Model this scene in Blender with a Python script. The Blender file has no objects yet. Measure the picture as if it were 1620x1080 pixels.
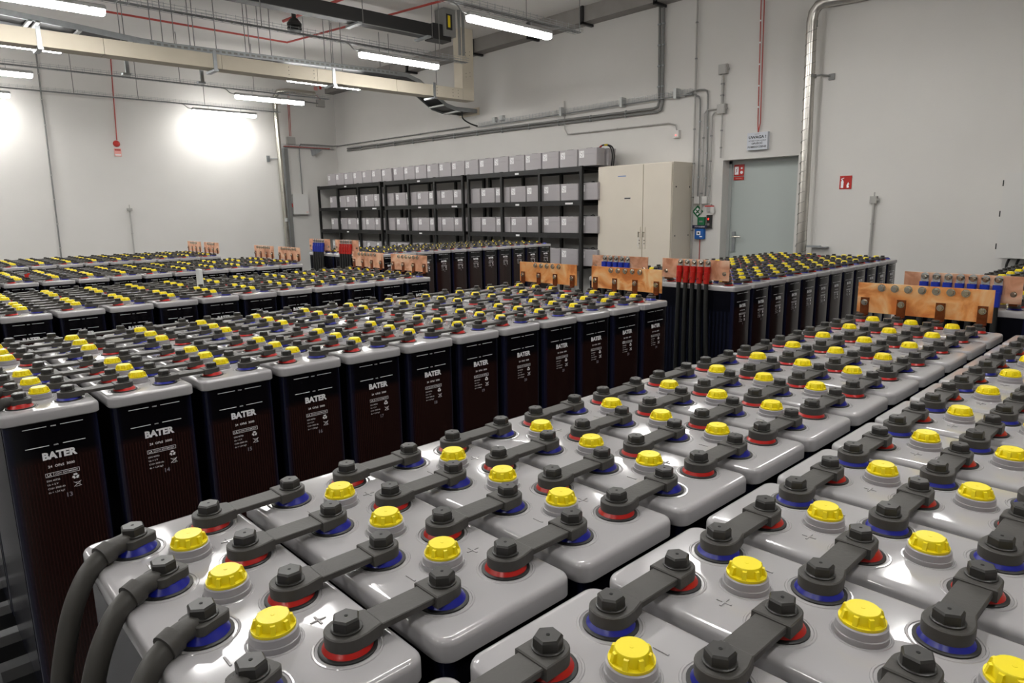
import bpy, math, random
from mathutils import Vector, Matrix
random.seed(7)
C = bpy.context.scene.collection
SC = bpy.context.scene
R = math.radians

# ------------------------------------------------------------------ camera
CAMP = (-0.2028, -0.9665, 1.4862)
YAW, PITCH, ROLL = 0.818413, -0.190267, -0.016485
cam = bpy.data.cameras.new('camera'); camo = bpy.data.objects.new('camera', cam); C.objects.link(camo)
_f = Vector((math.cos(PITCH)*math.cos(YAW), math.cos(PITCH)*math.sin(YAW), math.sin(PITCH)))
_r = Vector((math.sin(YAW), -math.cos(YAW), 0)); _u = _r.cross(_f)
_r2 = math.cos(ROLL)*_r + math.sin(ROLL)*_u; _u2 = -math.sin(ROLL)*_r + math.cos(ROLL)*_u
M = Matrix.Identity(4)
for i in range(3):
    M[i][0], M[i][1], M[i][2], M[i][3] = _r2[i], _u2[i], -_f[i], CAMP[i]
camo.matrix_world = M
cam.sensor_width = 36; cam.lens = 36*1069.86/1620; cam.clip_start = .02; cam.clip_end = 60
SC.camera = camo

# ------------------------------------------------------------------ world, exposure
w = bpy.data.worlds.new('world'); SC.world = w; w.use_nodes = True
w.node_tree.nodes['Background'].inputs[0].default_value = (.5, .5, .5, 1)
w.node_tree.nodes['Background'].inputs[1].default_value = 0.02
SC.view_settings.view_transform = 'Standard'
try: SC.view_settings.look = 'None'
except Exception: pass
SC.view_settings.exposure = 1.0
SC.view_settings.gamma = 1
SC.view_settings.use_curve_mapping = False
LAMP_POWER = 43.0

# ------------------------------------------------------------------ materials
def lin(c):
    c = c/255.0
    return c/12.92 if c <= .04045 else ((c+.055)/1.055)**2.4
def rgb(r, g, b): return (lin(r), lin(g), lin(b), 1)
def mat(name, col, rough=.5, metal=0, coat=0, spec=.5, noise=0, nscale=20, bump=0, bscale=60, rnoise=0, emit=None, estr=0):
    m = bpy.data.materials.new(name); m.use_nodes = True
    nt = m.node_tree; b = nt.nodes['Principled BSDF']
    b.inputs['Base Color'].default_value = col; b.inputs['Roughness'].default_value = rough
    b.inputs['Metallic'].default_value = metal; b.inputs['Coat Weight'].default_value = coat
    b.inputs['Specular IOR Level'].default_value = spec
    if coat: b.inputs['Coat Roughness'].default_value = .05
    if emit: b.inputs['Emission Color'].default_value = emit; b.inputs['Emission Strength'].default_value = estr
    if noise or bump or rnoise:
        tc = nt.nodes.new('ShaderNodeTexCoord')
        nz = nt.nodes.new('ShaderNodeTexNoise'); nz.inputs['Scale'].default_value = nscale; nz.inputs['Detail'].default_value = 5
        nt.links.new(tc.outputs['Object'], nz.inputs['Vector'])
        if noise:
            rp = nt.nodes.new('ShaderNodeValToRGB'); e = rp.color_ramp.elements
            e[0].position = .3; e[1].position = .7
            e[0].color = tuple(c*(1-noise) for c in col[:3])+(1,); e[1].color = tuple(min(1, c*(1+noise)) for c in col[:3])+(1,)
            nt.links.new(nz.outputs['Fac'], rp.inputs['Fac']); nt.links.new(rp.outputs['Color'], b.inputs['Base Color'])
        if rnoise:
            mr = nt.nodes.new('ShaderNodeMapRange'); mr.inputs['From Min'].default_value = .3; mr.inputs['From Max'].default_value = .7
            mr.inputs['To Min'].default_value = max(.02, rough-rnoise); mr.inputs['To Max'].default_value = rough+rnoise
            nt.links.new(nz.outputs['Fac'], mr.inputs['Value']); nt.links.new(mr.outputs['Result'], b.inputs['Roughness'])
        if bump:
            n2 = nt.nodes.new('ShaderNodeTexNoise'); n2.inputs['Scale'].default_value = bscale; n2.inputs['Detail'].default_value = 3
            nt.links.new(tc.outputs['Object'], n2.inputs['Vector'])
            bp = nt.nodes.new('ShaderNodeBump'); bp.inputs['Strength'].default_value = bump; bp.inputs['Distance'].default_value = .01
            nt.links.new(n2.outputs['Fac'], bp.inputs['Height']); nt.links.new(bp.outputs['Normal'], b.inputs['Normal'])
    return m
MAT = {}
MAT['wall'] = mat('painted_wall', rgb(208, 206, 202), .85, noise=.02, nscale=1.5, bump=.08, bscale=90)
MAT['ceil'] = mat('ceiling_paint', rgb(226, 223, 219), .9, noise=.02, nscale=2)
MAT['beam'] = mat('grey_beam', rgb(142, 138, 134), .8, noise=.08, nscale=5)
MAT['floor'] = mat('floor_resin', rgb(96, 97, 99), .35, noise=.08, nscale=4, rnoise=.1)
MAT['lid'] = mat('grey_lid_plastic', rgb(164, 162, 163), .10, noise=.03, nscale=9, rnoise=.04, bump=.008, bscale=12)
MAT['collar_red'] = mat('red_collar', rgb(178, 20, 12), .3)
MAT['collar_blue'] = mat('blue_collar', rgb(21, 30, 140), .3)
MAT['ring'] = mat('black_seal', rgb(30, 30, 30), .5)
MAT['strap'] = mat('black_rubber', rgb(62, 60, 57), .55, noise=.12, nscale=30, bump=.05, bscale=200)
MAT['cap'] = mat('black_cap', rgb(44, 43, 41), .42, noise=.1, nscale=40)
MAT['hole'] = mat('cap_hole', rgb(8, 8, 8), .8)
MAT['yellow'] = mat('yellow_plastic', rgb(238, 218, 16), .4)
MAT['plug'] = mat('grey_plug_plastic', rgb(152, 150, 151), .3)
MAT['print'] = mat('white_print', rgb(240, 240, 242), .6)
MAT['print_dim'] = mat('grey_print', rgb(140, 138, 148), .6)
MAT['cable'] = mat('black_cable', rgb(60, 58, 54), .5, noise=.12, nscale=14)
MAT['cable_dark'] = mat('dark_cable', rgb(26, 27, 26), .5)
MAT['sleeve_red'] = mat('red_heat_shrink', rgb(178, 24, 14), .38)
MAT['sleeve_blue'] = mat('blue_heat_shrink', rgb(20, 48, 160), .38)
MAT['steel'] = mat('bright_steel', rgb(198, 194, 184), .25, metal=1)
MAT['galv'] = mat('galvanised', rgb(158, 162, 164), .42, metal=.7, noise=.1, nscale=12)
MAT['galv_light'] = mat('galvanised_light', rgb(176, 178, 176), .5, metal=.4)
MAT['conduit'] = mat('grey_conduit', rgb(122, 122, 120), .5)
MAT['ductsteel'] = mat('spiral_steel', rgb(205, 202, 196), .3, metal=1, noise=.06, nscale=8)
MAT['conduit_light'] = mat('pale_conduit', rgb(166, 164, 160), .5)
MAT['black'] = mat('black_paint', rgb(26, 26, 26), .45)
MAT['blackrack'] = mat('black_rack_paint', rgb(20, 20, 19), .5)
MAT['beige'] = mat('beige_fire_board', rgb(203, 194, 176), .75, noise=.03, nscale=5)
MAT['cabinet'] = mat('cream_cabinet_paint', rgb(208, 200, 186), .5, noise=.02, nscale=3)
MAT['seam'] = mat('cream_seam', rgb(140, 130, 104), .6)
MAT['door'] = mat('grey_green_door', rgb(172, 180, 177), .5)
MAT['frame'] = mat('door_frame', rgb(172, 176, 174), .5)
MAT['box'] = mat('grey_block_plastic', rgb(160, 156, 158), .45)
MAT['boxtop'] = mat('dark_block_top', rgb(96, 94, 96), .5)
MAT['white'] = mat('white_plastic', rgb(206, 205, 202), .45)
MAT['paper'] = mat('white_label', rgb(228, 228, 228), .6)
MAT['greylabel'] = mat('label_print', rgb(150, 150, 150), .6)
MAT['rail'] = mat('stand_rail', rgb(28, 28, 30), .5)
MAT['red'] = mat('red_paint', rgb(186, 48, 42), .45)
MAT['redcable'] = mat('red_cable', rgb(176, 70, 62), .5)
MAT['signred'] = mat('sign_red', rgb(178, 30, 20), .4)
MAT['green'] = mat('sign_green', rgb(14, 104, 62), .4)
MAT['blue'] = mat('sign_blue', rgb(24, 92, 170), .4)
MAT['navy'] = mat('sign_navy', rgb(24, 26, 60), .4)
MAT['signgrey'] = mat('sign_silver', rgb(196, 200, 208), .4)
MAT['redled'] = mat('red_led', rgb(255, 30, 20), .4, emit=(1, .02, .01, 1), estr=4)
MAT['pink'] = mat('pink_notice', rgb(226, 158, 150), .6)
MAT['yel2'] = mat('yellow_band', rgb(214, 190, 20), .5)
MAT['lamp'] = mat('lamp_diffuser', (.9, .9, .9, 1), .4, emit=(1, .982, .955, 1), estr=LAMP_POWER)
MAT['lamp_side'] = mat('lamp_diffuser_side', (.9, .9, .9, 1), .4, emit=(1, .982, .955, 1), estr=LAMP_POWER*.45)
MAT['lamp_body'] = mat('lamp_housing', rgb(150, 150, 148), .5)
MAT['opal'] = mat('opal_plastic', rgb(215, 218, 216), .35)

def copper(name, c1, c2, c3):
    m = bpy.data.materials.new(name); m.use_nodes = True
    nt = m.node_tree; b = nt.nodes['Principled BSDF']
    b.inputs['Metallic'].default_value = .6; b.inputs['Roughness'].default_value = .32
    tc = nt.nodes.new('ShaderNodeTexCoord'); nz = nt.nodes.new('ShaderNodeTexNoise')
    oi = nt.nodes.new('ShaderNodeObjectInfo'); va = nt.nodes.new('ShaderNodeVectorMath'); va.operation = 'ADD'
    nt.links.new(tc.outputs['Object'], va.inputs[0]); nt.links.new(oi.outputs['Location'], va.inputs[1])
    nz.inputs['Scale'].default_value = 9; nz.inputs['Detail'].default_value = 6; nz.inputs['Distortion'].default_value = 1.2
    nt.links.new(va.outputs[0], nz.inputs['Vector'])
    rp = nt.nodes.new('ShaderNodeValToRGB'); e = rp.color_ramp.elements
    e[0].position = .36; e[0].color = c1; e[1].position = .68; e[1].color = c3
    x = e.new(.5); x.color = c2
    nt.links.new(nz.outputs['Fac'], rp.inputs['Fac']); nt.links.new(rp.outputs['Color'], b.inputs['Base Color'])
    bp = nt.nodes.new('ShaderNodeBump'); bp.inputs['Strength'].default_value = .35; bp.inputs['Distance'].default_value = .012
    nt.links.new(nz.outputs['Fac'], bp.inputs['Height']); nt.links.new(bp.outputs['Normal'], b.inputs['Normal'])
    mr = nt.nodes.new('ShaderNodeMapRange'); mr.inputs['To Min'].default_value = .2; mr.inputs['To Max'].default_value = .5
    nt.links.new(nz.outputs['Fac'], mr.inputs['Value']); nt.links.new(mr.outputs['Result'], b.inputs['Roughness'])
    return m
MAT['copper'] = copper('copper_orange', rgb(226, 138, 78), rgb(252, 176, 108), rgb(255, 214, 160))
MAT['copper_pale'] = copper('copper_pale', rgb(220, 156, 122), rgb(246, 190, 156), rgb(255, 216, 186))
MAT['copper_dark'] = mat('copper_tab', rgb(136, 78, 48), .4, metal=1, noise=.2, nscale=60)

def case_material():
    m = bpy.data.materials.new('dark_cell_case'); m.use_nodes = True
    nt = m.node_tree; b = nt.nodes['Principled BSDF']; L = nt.links.new
    b.inputs['Roughness'].default_value = .16
    tc = nt.nodes.new('ShaderNodeTexCoord'); sp = nt.nodes.new('ShaderNodeSeparateXYZ'); L(tc.outputs['Object'], sp.inputs[0])
    # electrolyte level: clear dark head space above, brown plates below
    nz = nt.nodes.new('ShaderNodeTexNoise'); nz.inputs['Scale'].default_value = 3; L(tc.outputs['Object'], nz.inputs['Vector'])
    ad = nt.nodes.new('ShaderNodeMath'); ad.operation = 'MULTIPLY_ADD'; ad.inputs[1].default_value = .02; L(nz.outputs['Fac'], ad.inputs[0]); L(sp.outputs['Z'], ad.inputs[2])
    mr = nt.nodes.new('ShaderNodeMapRange'); mr.inputs['From Min'].default_value = .925; mr.inputs['From Max'].default_value = .945; L(ad.outputs[0], mr.inputs['Value'])
    wv = nt.nodes.new('ShaderNodeTexWave'); wv.wave_type = 'BANDS'; wv.bands_direction = 'X'; wv.inputs['Scale'].default_value = 45; wv.inputs['Distortion'].default_value = .4
    L(tc.outputs['Object'], wv.inputs['Vector'])
    m1 = nt.nodes.new('ShaderNodeMix'); m1.data_type = 'RGBA'; L(wv.outputs['Fac'], m1.inputs['Factor'])
    m1.inputs['A'].default_value = rgb(33, 18, 16); m1.inputs['B'].default_value = rgb(45, 27, 24)
    m2 = nt.nodes.new('ShaderNodeMix'); m2.data_type = 'RGBA'; L(mr.outputs['Result'], m2.inputs['Factor'])
    L(m1.outputs['Result'], m2.inputs['A']); m2.inputs['B'].default_value = rgb(10, 10, 14)
    # bluish plastic at the narrow faces' edges
    ab = nt.nodes.new('ShaderNodeMath'); ab.operation = 'ABSOLUTE'; L(sp.outputs['X'], ab.inputs[0])
    e = nt.nodes.new('ShaderNodeMapRange'); e.inputs['From Min'].default_value = .078; e.inputs['From Max'].default_value = .095; L(ab.outputs[0], e.inputs['Value'])
    m3 = nt.nodes.new('ShaderNodeMix'); m3.data_type = 'RGBA'; L(e.outputs['Result'], m3.inputs['Factor'])
    L(m2.outputs['Result'], m3.inputs['A']); m3.inputs['B'].default_value = rgb(24, 27, 48)
    L(m3.outputs['Result'], b.inputs['Base Color'])
    return m
MAT['case'] = case_material()
def side_material():
    m = bpy.data.materials.new('ribbed_case_side'); m.use_nodes = True
    nt = m.node_tree; b = nt.nodes['Principled BSDF']; L = nt.links.new
    b.inputs['Roughness'].default_value = .22
    tc = nt.nodes.new('ShaderNodeTexCoord')
    wv = nt.nodes.new('ShaderNodeTexWave'); wv.wave_type = 'BANDS'; wv.bands_direction = 'Y'; wv.inputs['Scale'].default_value = 13
    L(tc.outputs['Object'], wv.inputs['Vector'])
    sp = nt.nodes.new('ShaderNodeSeparateXYZ'); L(tc.outputs['Object'], sp.inputs[0])
    lt = nt.nodes.new('ShaderNodeMath'); lt.operation = 'LESS_THAN'; lt.inputs[1].default_value = .9; L(sp.outputs['Z'], lt.inputs[0])
    mu = nt.nodes.new('ShaderNodeMath'); mu.operation = 'MULTIPLY'; L(wv.outputs['Fac'], mu.inputs[0]); L(lt.outputs[0], mu.inputs[1])
    m1 = nt.nodes.new('ShaderNodeMix'); m1.data_type = 'RGBA'; L(mu.outputs[0], m1.inputs['Factor'])
    m1.inputs['A'].default_value = rgb(10, 11, 18); m1.inputs['B'].default_value = rgb(24, 27, 42)
    L(m1.outputs['Result'], b.inputs['Base Color'])
    return m
MAT['caseside'] = side_material()

# ------------------------------------------------------------------ mesh builder
class MB:
    def __init__(s): s.v = []; s.f = []; s.m = []; s.mats = []
    def mi(s, name):
        if name not in s.mats: s.mats.append(name)
        return s.mats.index(name)
    def add(s, vs, fs, m):
        o = len(s.v); s.v += [tuple(v) for v in vs]; k = s.mi(m)
        for f in fs: s.f.append(tuple(i+o for i in f)); s.m.append(k)
        return s
    def box(s, a, b, m):
        x0, y0, z0 = (min(a[i], b[i]) for i in range(3)); x1, y1, z1 = (max(a[i], b[i]) for i in range(3))
        return s.add([(x0,y0,z0),(x1,y0,z0),(x1,y1,z0),(x0,y1,z0),(x0,y0,z1),(x1,y0,z1),(x1,y1,z1),(x0,y1,z1)],
                     [(0,3,2,1),(4,5,6,7),(0,1,5,4),(1,2,6,5),(2,3,7,6),(3,0,4,7)], m)
    def cyl(s, p0, p1, r, m, n=12, r2=None, caps=True):
        p0, p1 = Vector(p0), Vector(p1); d = (p1-p0).normalized(); r2 = r if r2 is None else r2
        a = d.orthogonal().normalized(); b = d.cross(a); vs = []
        for p, q in ((p0, r), (p1, r2)):
            for i in range(n):
                t = 2*math.pi*i/n; vs.append(p+q*(math.cos(t)*a+math.sin(t)*b))
        fs = [(i, (i+1) % n, n+(i+1) % n, n+i) for i in range(n)]
        if caps: fs += [tuple(range(n-1, -1, -1)), tuple(range(n, 2*n))]
        return s.add(vs, fs, m)
    def lathe(s, prof, m, n=24, c=(0, 0, 0), rot=0, close=True):
        vs = []
        for r, z in prof:
            for i in range(n):
                t = 2*math.pi*i/n+rot; vs.append((c[0]+r*math.cos(t), c[1]+r*math.sin(t), c[2]+z))
        fs = [(k*n+i, k*n+(i+1) % n, (k+1)*n+(i+1) % n, (k+1)*n+i) for k in range(len(prof)-1) for i in range(n)]
        if close:
            L = (len(prof)-1)*n; fs += [tuple(range(L, L+n)), tuple(range(n-1, -1, -1))]
        return s.add(vs, fs, m)
    def rrect(s, hx, hy, levels, m, rad=.02, seg=4, c=(0, 0, 0)):
        # levels: (z, inset); rounded rectangle rings
        vs = []; per = 4*(seg+1)
        for z, ins in levels:
            rr = max(rad-ins, .0005)
            for qx, qy, t0 in ((1, 1, 0), (-1, 1, 90), (-1, -1, 180), (1, -1, 270)):
                for i in range(seg+1):
                    t = R(t0+90*i/seg)
                    vs.append((c[0]+qx*(hx-rad)+rr*math.cos(t), c[1]+qy*(hy-rad)+rr*math.sin(t), c[2]+z))
        fs = [(k*per+i, k*per+(i+1) % per, (k+1)*per+(i+1) % per, (k+1)*per+i) for k in range(len(levels)-1) for i in range(per)]
        L = (len(levels)-1)*per
        fs += [tuple(range(L, L+per)), tuple(range(per-1, -1, -1))]
        return s.add(vs, fs, m)
    def tube(s, pts, r, m, n=10, sm=6, radii=None):
        P = [Vector(p) for p in pts]
        if sm > 1 and len(P) > 2:
            Q = []
            for i in range(len(P)-1):
                a = P[max(i-1, 0)]; b = P[i]; c = P[i+1]; d = P[min(i+2, len(P)-1)]
                for k in range(sm):
                    t = k/sm
                    Q.append(.5*((2*b)+(c-a)*t+(2*a-5*b+4*c-d)*t*t+(3*b-a-3*c+d)*t**3))
            Q.append(P[-1]); P = Q
        vs = []; up = None
        for i, p in enumerate(P):
            d = (P[min(i+1, len(P)-1)]-P[max(i-1, 0)]).normalized()
            if up is None: up = d.orthogonal().normalized()
            up = (up-d*up.dot(d))
            if up.length < 1e-6: up = d.orthogonal()
            up.normalize(); b = d.cross(up)
            for k in range(n):
                t = 2*math.pi*k/n; vs.append(p+r*(math.cos(t)*up+math.sin(t)*b))
        fs = [(k*n+i, k*n+(i+1) % n, (k+1)*n+(i+1) % n, (k+1)*n+i) for k in range(len(P)-1) for i in range(n)]
        L = (len(P)-1)*n; fs += [tuple(range(n-1, -1, -1)), tuple(range(L, L+n))]
        return s.add(vs, fs, m)
    def poly(s, pts, depth, m, T=None):
        # pts 2D (x,z) outline extruded along y by depth
        n = len(pts); vs = [(x, 0, z) for x, z in pts]+[(x, depth, z) for x, z in pts]
        fs = [tuple(range(n)), tuple(range(2*n-1, n-1, -1))]+[(i, n+i, n+(i+1) % n, (i+1) % n) for i in range(n)]
        if T: vs = [T @ Vector(v) for v in vs]
        return s.add(vs, fs, m)
    def merge(s, o, T=None):
        vs = [T @ Vector(v) for v in o.v] if T else o.v
        off = len(s.v); s.v += [tuple(v) for v in vs]
        for f, k in zip(o.f, o.m): s.f.append(tuple(i+off for i in f)); s.m.append(s.mi(o.mats[k]))
        return s
    def mesh(s, name, smooth=True, ang=35):
        me = bpy.data.meshes.new(name); me.from_pydata(s.v, [], s.f)
        for k in s.mats: me.materials.append(MAT[k])
        me.polygons.foreach_set('material_index', s.m); me.update()
        import bmesh
        bm = bmesh.new(); bm.from_mesh(me); bmesh.ops.recalc_face_normals(bm, faces=bm.faces); bm.to_mesh(me); bm.free()
        if smooth:
            me.polygons.foreach_set('use_smooth', [True]*len(me.polygons)); me.set_sharp_from_angle(angle=R(ang))
        return me
    def build(s, name, parent=None, **k): return link(name, s.mesh(name, **k), parent)
def link(name, me, parent=None, loc=None):
    o = bpy.data.objects.new(name, me); C.objects.link(o)
    if parent: o.parent = parent
    if loc: o.location = loc
    return o
def tag(o, label, cat, group=None):
    o['label'] = label; o['category'] = cat
    if group: o['group'] = group
    return o
def struct(o): o['kind'] = 'structure'; return o
def empty(name, loc, rz=0):
    o = bpy.data.objects.new(name, None); C.objects.link(o); o.location = loc; o.rotation_euler[2] = rz; o.empty_display_size = .05
    return o
def copy_tree(o, parent=None):
    c = o.copy(); C.objects.link(c); c.parent = parent
    for ch in list(o.children): copy_tree(ch, c)
    return c
_tc = {}
def text_mb(txt, h, m, bold=0, wide=1.0, align='CENTER'):
    """text as a thin flat mesh in the x-z plane facing -y, cap height h, centred"""
    key = (txt, bold)
    if key not in _tc:
        cu = bpy.data.curves.new('t', 'FONT'); cu.body = txt; cu.size = 1; cu.offset = bold; cu.resolution_u = 2
        ob = bpy.data.objects.new('t', cu); C.objects.link(ob)
        dg = bpy.context.evaluated_depsgraph_get(); me = bpy.data.meshes.new_from_object(ob.evaluated_get(dg))
        _tc[key] = ([tuple(v.co) for v in me.vertices], [tuple(p.vertices) for p in me.polygons])
        bpy.data.objects.remove(ob); bpy.data.curves.remove(cu); bpy.data.meshes.remove(me)
    vs, fs = _tc[key]
    x0 = min(v[0] for v in vs); x1 = max(v[0] for v in vs); k = h/.7
    ox = (x0+x1)/2 if align == 'CENTER' else x0
    return MB().add([((v[0]-ox)*k*wide, 0, v[1]*k) for v in vs], fs, m)
ORD = ['first', 'second', 'third', 'fourth', 'fifth', 'sixth', 'seventh', 'eighth', 'ninth', 'tenth', 'eleventh', 'twelfth']

# ------------------------------------------------------------------ room
H = 4.2
XB, YL, XF, YR = 7.5, 12.75, -7.0, -5.0
struct(MB().box((XF-.2, YR-.2, -.1), (XB+.3, YL+.2, 0), 'floor').build('floor', smooth=False))
struct(MB().box((XF-.2, YR-.2, H), (XB+.3, YL+.2, H+.15), 'ceil').build('ceiling', smooth=False))
struct(MB().box((XF, YL, 0), (XB, YL+.2, H), 'wall').build('wall_left', smooth=False))
struct(MB().box((XF, YR-.2, 0), (XB, YR, H), 'wall').build('wall_right', smooth=False))
struct(MB().box((XF-.2, YR, 0), (XF, YL, H), 'wall').build('wall_front', smooth=False))
DY0, DY1, DZ = 2.52, 3.45, 2.05
wb = MB()
wb.box((XB, DY1, 0), (XB+.3, YL+.2, H), 'wall'); wb.box((XB, YR-.2, 0), (XB+.3, DY0, H), 'wall'); wb.box((XB, DY0, DZ), (XB+.3, DY1, H), 'wall')
wb.box((XB+.2, DY0, 0), (XB+.3, DY1, DZ), 'wall'); struct(MB().box((7.25, YR, 0), (XB, 2.2, H), 'wall').build('wall_right_pier', smooth=False))
struct(wb.build('wall_back', smooth=False))
struct(MB().box((7.3, 2.2, 4.0), (XB, YL, H), 'beam').box((7.05, YR, 4.0), (7.25, 2.2, H), 'beam').build('trim_1', smooth=False))
# door
d = empty('door_1', (XB+.15, DY1, 0)); struct(d)
MB().box((-.0, -.04, 0), (.05, 0, DZ), 'frame').box((0, -.93, 0), (.05, -.89, DZ), 'frame').box((0, -.93, DZ-.04), (.05, 0, DZ), 'frame').build('door_frame', d, smooth=False)
MB().box((.015, -.89, .005), (.05, -.04, DZ-.04), 'door').build('door_leaf', d, smooth=False)
hb = MB().rrect(.008, .02, [(-.12, 0), (.12, 0)], 'galv', .006, c=(0, -.1, 1.07)).cyl((0, -.1, 1.13), (-.05, -.1, 1.13), .009, 'steel').tube([(-.05, -.1, 1.13), (-.055, -.12, 1.13), (-.055, -.22, 1.13)], .009, 'steel', n=8)
hb.build('door_handle', d)

# ------------------------------------------------------------------ battery cell
LIDZ = 1.046; BOT = .283; S = .2225; HX, HY = .1018, .2625; PX = .0495; DK = .1293
def base_print(b):
    y = -.2562; z = y
    def put(txt, h, x, zz, m='print', bold=0, wide=1, al='CENTER'):
        b.merge(text_mb(txt, h, m, bold, wide, al), Matrix.Translation((x, y, zz)))
    for zz, t in ((1.004, 'max'), (.957, 'min')):
        b.box((-.060, y, zz-.0008), (-.013, y+.001, zz+.0008), 'print'); b.box((.015, y, zz-.0008), (.062, y+.001, zz+.0008), 'print')
        put(t, .0045, .001, zz-.002, bold=.01)
    put('BATER', .0165, .006, .924, bold=.05, wide=1.0)
    put('24  OPzS  3000', .0058, .006, .902, bold=.02, wide=1.05)
    for q in ((-.029, .8795, .041, .8803), (-.029, .8885, .041, .8893)): b.box((q[0], y, q[1]), (q[2], y+.001, q[3]), 'print')
    for x in (-.029, -.013, .0402): b.box((x, y, .8795), (x+.0008, y+.001, .8893), 'print')
    put('LA', .0055, -.021, .8818, bold=.02); put('LOW ANTIMONY', .0042, .0138, .8824, bold=.01)
    for i, t in enumerate(('DIN 40736', 'Un = 2 V', 'C10= 3000 Ah', 'dn = 1,24 kg/l')):
        put(t, .0042, -.028, .868-.0098*i, 'print', .005, 1, 'LEFT')
    # recycling arrows and crossed-out bin
    for k in range(3):
        a = R(90+120*k); c, s_ = math.cos(a), math.sin(a)
        T = Matrix.Translation((.031+.0045*c, y, .868+.0045*s_)) @ Matrix.Rotation(-a+R(90), 4, 'Y')
        b.poly([(-.004, -.002), (.001, -.002), (.001, -.004), (.0045, 0), (.001, .004), (.001, .002), (-.004, .002)], .0008, 'print', T)
    T = Matrix.Translation((.033, y, .848))
    b.poly([(-.004, -.006), (.004, -.006), (.005, .004), (-.005, .004), (-.005, .0045), (.0055, .0045), (.0045, -.0068), (-.0045, -.0068)], .0008, 'print', T)
    for a in (38, -38):
        T2 = T @ Matrix.Rotation(R(a), 4, 'Y'); b.poly([(-.010, -.0005), (.010, -.0005), (.010, .0005), (-.010, .0005)], .0007, 'print', T2)
def case_mesh(n):
    b = MB()
    b.rrect(.0960, .2555, [(BOT, .004), (BOT+.004, 0), (LIDZ-.02, 0)], 'case', .012, 3)
    for sx in (-1, 1):
        b.box((sx*.0958, -.235, BOT+.02), (sx*.0972, .235, LIDZ-.03), 'caseside')
    base_print(b)
    b.merge(text_mb(str(n), .0105, 'print_dim', .02), Matrix.Translation((.014, -.2562, .821)))
    return b.mesh('cell_case')
CASE = {n: case_mesh(n) for n in range(1, 25)}
def lid_mesh():
    b = MB()
    b.rrect(HX, HY, [(LIDZ-.028, .002), (LIDZ-.026, 0), (LIDZ-.008, 0), (LIDZ-.005, .0008), (LIDZ-.0022, .0028), (LIDZ-.0006, .006), (LIDZ, .010)], 'lid', .020, 6)
    for sx in (-1, 1):
        for k in range(4):
            y = (k-1.5)*DK
            b.lathe([(.0335, 0), (.0345, .0012), (.0365, .0012), (.0375, 0)], 'lid', 28, (sx*PX, y, LIDZ-.0003), close=False)
    for k in (-1, 1):
        y = k*DK
        b.box((-PX-.009, y-.0012, LIDZ), (-PX+.009, y+.0012, LIDZ+.0012), 'lid'); b.box((-PX-.0012, y-.009, LIDZ), (-PX+.0012, y+.009, LIDZ+.0012), 'lid')
        b.box((PX-.0012, y-.009, LIDZ), (PX+.0012, y+.009, LIDZ+.0012), 'lid')
    for k in (-1, 0, 1):
        b.lathe([(.0275, 0), (.0285, .001), (.030, .001), (.031, 0)], 'lid', 24, (0, k*DK, LIDZ-.0003), close=False)
    return b.mesh('lid', ang=40)
LID = lid_mesh()
def term_mesh(col):
    b = MB()
    b.lathe([(.0305, 0), (.0305, .0018), (.029, .0026), (.0255, .0026)], 'ring', 28)
    b.lathe([(.0268, .0022), (.0255, .0045), (.0222, .0085), (.0208, .0110)], col, 28)
    b.lathe([(.014, .0105), (.014, .016)], 'ring', 16)
    return b.mesh('terminal', ang=40)
TERM = {'red': term_mesh('collar_red'), 'blue': term_mesh('collar_blue')}
def plug_base():
    b = MB(); b.lathe([(.0268, 0), (.0268, .006), (.0255, .0065), (.0250, .0145), (.0235, .0155)], 'plug', 28)
    return b
def plug_cap():
    b = MB()
    b.lathe([(.0225, .0145), (.0230, .0155), (.0230, .0185), (.0180, .0190), (.0172, .0285), (.0162, .0300)], 'yellow', 24)
    for k in range(8):
        a = 2*math.pi*k/8; T = Matrix.Rotation(a, 4, 'Z')
        r = MB().add([(.015, -.0028, .0185), (.0222, -.0024, .0185), (.0222, .0024, .0185), (.015, .0028, .0185),
                      (.015, -.0028, .0285), (.0195, -.0022, .0275), (.0195, .0022, .0275), (.015, .0028, .0285)],
                     [(0,3,2,1),(4,5,6,7),(0,1,5,4),(1,2,6,5),(2,3,7,6),(3,0,4,7)], 'yellow')
        b.merge(r, T)
    b.lathe([(.0022, .0300), (.0022, .0303)], 'yellow', 8)
    return b
PB = plug_base().mesh('vent_plug'); PC = plug_cap().mesh('plug_cap', ang=30)
PJ = plug_base().merge(plug_cap()).mesh('vent_plug', ang=30)

def make_cell(near):
    t = empty('battery_cell', (0, 0, 0))
    link('cell_case', CASE[1], t); link('lid', LID, t)
    for col, x in (('red', -PX), ('blue', PX)):
        for k in range(4):
            o = link('terminal', TERM[col], t, (x, (k-1.5)*DK, LIDZ))
            o['label'] = col+' collared terminal'
    for k in (-1, 0, 1):
        if near:
            o = link('vent_plug', PB, t, (0, k*DK, LIDZ)); c = link('plug_cap', PC, o); c['label'] = 'yellow plug cap'
            c.rotation_euler[2] = .35*k
        else:
            link('vent_plug', PJ, t, (0, k*DK, LIDZ)); 
    return t
PROTO = {True: make_cell(True), False: make_cell(False)}
used = {True: False, False: False}
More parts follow.
